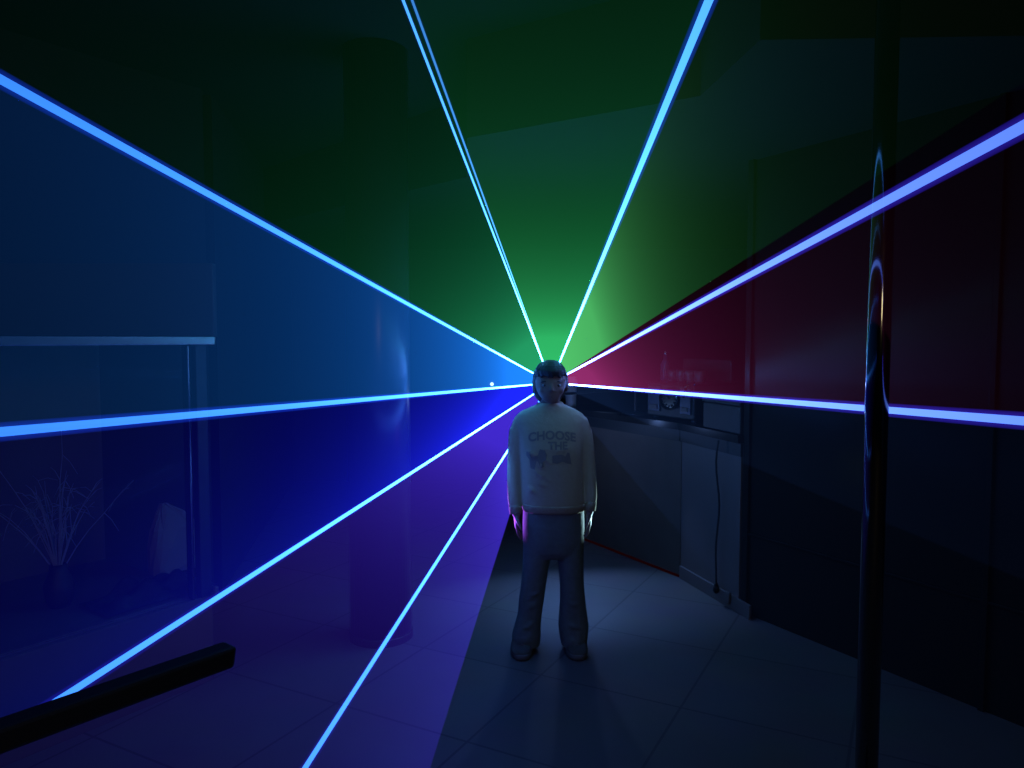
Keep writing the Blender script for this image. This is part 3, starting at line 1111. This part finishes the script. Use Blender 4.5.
# shoes
for s, (ua, ub) in ((-1, (509.8, 534.5)), (1, (563.2, 587.6))):
    x0, x1 = Xp(ua, 655), Xp(ub, 655)
    c, hw = (x0 + x1) / 2, (x1 - x0) / 2 * .86
    yb, yt = 0.105, -0.115
    ln = yb - yt
    bm = bmesh.new()
    rings = []
    for f, w_, h_ in ((0.0, .55, .05), (.04, .72, .075), (.2, .80, .088), (.4, .86, .085), (.6, .97, .064), (.8, 1.0, .05), (.93, .80, .042), (1.0, .42, .03)):
        y = yb - ln * f
        rg = []
        for i in range(20):
            a = 2 * PI * i / 20
            co, si = math.cos(a), math.sin(a)
            rg.append(Vector((c + s * .006 * f + hw * w_ * math.copysign(abs(co) ** .8, co), y, .018 + (h_ - .018) * (0.5 + .5 * math.copysign(abs(si) ** .8, si)))))
        rings.append(rg)
    loft(bm, rings)
    sh = obj('shoe', bm, M['shoe'], per, smooth=True)
    sub = sh.modifiers.new('sub', 'SUBSURF')
    sub.levels = sub.render_levels = 1
    bm = bmesh.new()
    rr = []
    for z, g in ((0.001, .96), (.006, 1.02), (.024, 1.03), (.027, .98)):
        rg = []
        for i in range(32):
            a = 2 * PI * i / 32
            yy = math.sin(a)
            w_ = hw * (1.02 - .16 * max(0, yy))
            rg.append(Vector((c + s * .003 + g * w_ * math.copysign(abs(math.cos(a)) ** .75, math.cos(a)), (yb + yt) / 2 + g * (ln / 2 + .004) * math.copysign(abs(yy) ** .85, yy), z)))
        rr.append(rg)
    loft(bm, rr)
    obj('sole', bm, M['sole'], sh, smooth=True)
    bm = bmesh.new()
    for k in range(4):
        y = yb - ln * (.5 + .09 * k)
        zz = .080 - .0095 * k
        tube(bm, [(c - hw * .42, y + .004, zz - .008), (c, y - .004, zz + .003), (c + hw * .42, y + .004, zz - .008)], .0035, 8)
    obj('laces', bm, M['lace'], sh, smooth=True)

# print on the chest, laid onto the cloth
bpy.context.view_layer.update()
dg = bpy.context.evaluated_depsgraph_get()
ev = sw.evaluated_get(dg)
bvh = BVHTree.FromObject(sw, dg)


def lay(bm_):
    for v in bm_.verts:
        hit = bvh.ray_cast(Vector((v.co.x, -1.0, v.co.z)), Vector((0, 1, 0)))
        v.co.y = (hit[0].y if hit[0] else -.1) - 0.0018


def word(txt, size, u, v, arc=0.0, bold=0.0):
    cu = bpy.data.curves.new('txt', 'FONT')
    cu.body = txt
    cu.size = size
    cu.align_x = 'CENTER'
    cu.align_y = 'CENTER'
    cu.offset = bold
    cu.resolution_u = 3
    to = bpy.data.objects.new('txt', cu)
    COL.objects.link(to)
    bpy.context.view_layer.update()
    me = to.evaluated_get(bpy.context.evaluated_depsgraph_get()).to_mesh()
    b_ = bmesh.new()
    b_.from_mesh(me)
    bpy.data.objects.remove(to)
    bmesh.ops.subdivide_edges(b_, edges=[e for e in b_.edges if e.calc_length() > .008], cuts=1)
    x0, z0 = Xp(u, v), Zp(v)
    for q in b_.verts:
        x, y = q.co.x, q.co.y
        q.co = Vector((x + x0, 0, z0 + y - arc * x * x))
    lay(b_)
    return b_


bm = word('CHOOSE', .052, 551, 433, arc=1.2, bold=.002)
b2 = word('THE', .046, 556.5, 443, bold=.002)
merge(bm, b2)
obj('lettering', bm, M['ink'], sw, recalc=False)


def blob(pts_):
    b_ = bmesh.new()
    vs_ = [b_.verts.new((Xp(u, v), 0, Zp(v))) for u, v in pts_]
    b_.faces.new(vs_)
    bmesh.ops.triangulate(b_, faces=b_.faces[:])
    bmesh.ops.subdivide_edges(b_, edges=b_.edges[:], cuts=2, use_grid_fill=True)
    lay(b_)
    return b_


bm = blob([(526, 449), (530, 449), (531, 454), (537, 452), (539, 446), (544, 447), (546, 452), (545, 456), (542, 458), (543, 463), (540, 464), (537, 458), (533, 458), (534, 466), (530, 465), (529, 457), (526, 453)])
merge(bm, blob([(551, 452), (560, 451), (564, 453), (566, 449), (568, 450), (568, 456), (570, 461), (566, 460), (561, 458), (556, 460), (551, 459)]))
obj('print_figures', bm, M['ink'], sw, recalc=False)


# ------------------------------------------------------------------ lights
def lamp(name, kind, loc, col, power, target=None, size=0.05, cone=None, blend=0.2):
    ld = bpy.data.lights.new(name, kind)
    ld.color = col
    ld.energy = power
    if kind in ('POINT', 'SPOT'):
        ld.shadow_soft_size = size
    if kind == 'AREA':
        ld.size = size
    if kind == 'SPOT':
        ld.spot_size = math.radians(cone)
        ld.spot_blend = blend
    lo = bpy.data.objects.new(name, ld)
    COL.objects.link(lo)
    lo.location = loc
    if target is not None:
        lo.rotation_euler = (Vector(target) - Vector(loc)).to_track_quat('-Z', 'Y').to_euler()
    lo.visible_camera = True
    lo['kind'] = 'helper'
    return lo


src = A + Vector((0, -0.03, -0.05))
# wash on the floor behind the child
fw = lamp('floor_wash_light', 'SPOT', (0.42, 5.35, 1.25), (0.18, 0.38, 1.0), 58.0, (0.50, 4.12, 0), 0.006, 30, 1.0)
fw.scale = (2.6, 1, 1)
# glow of the projector: long leg shadows towards the camera
lamp('projector_glow', 'SPOT', src, (0.32, 0.45, 1.0), 2.2, (0.3, 1.6, 0.0), 0.006, 96, 0.8)
lamp('white_rim_lamp', 'SPOT', (PX + .135 + .60, PY + .62, .42), (0.5, 0.85, 1.0), 90, (PX + .135, PY - .02, .66), 0.005, 20, 1.0)  # added lamp without a fixture, puts a pale rim on the right hip
lamp('violet_rim_lamp', 'SPOT', (PX - .115 - .60, PY + .62, .42), (0.34, 0.08, 1.0), 120, (PX - .115, PY - .02, .66), 0.005, 20, 1.0)  # added likewise, violet rim on the left hip
lamp('counter_fill_lamp', 'POINT', (0.33, 4.75, 0.86), (0.22, 0.40, 1.0), 2.1, None, 0.004)  # added unseen fill lamp, brightens the counter front and the floor around it
# dim lamp of the room behind the photographer
lamp('room_lamp', 'AREA', (0.6, -2.6, 2.3), (1.0, 0.80, 0.42), 5.0, (0.1, 3.4, 0.9), 0.5)

w = bpy.data.worlds.new('dim_room')
SC.world = w
w.use_nodes = True
w.node_tree.nodes['Background'].inputs[0].default_value = (0.3, 0.6, 1.0, 1)
w.node_tree.nodes['Background'].inputs[1].default_value = 0.002
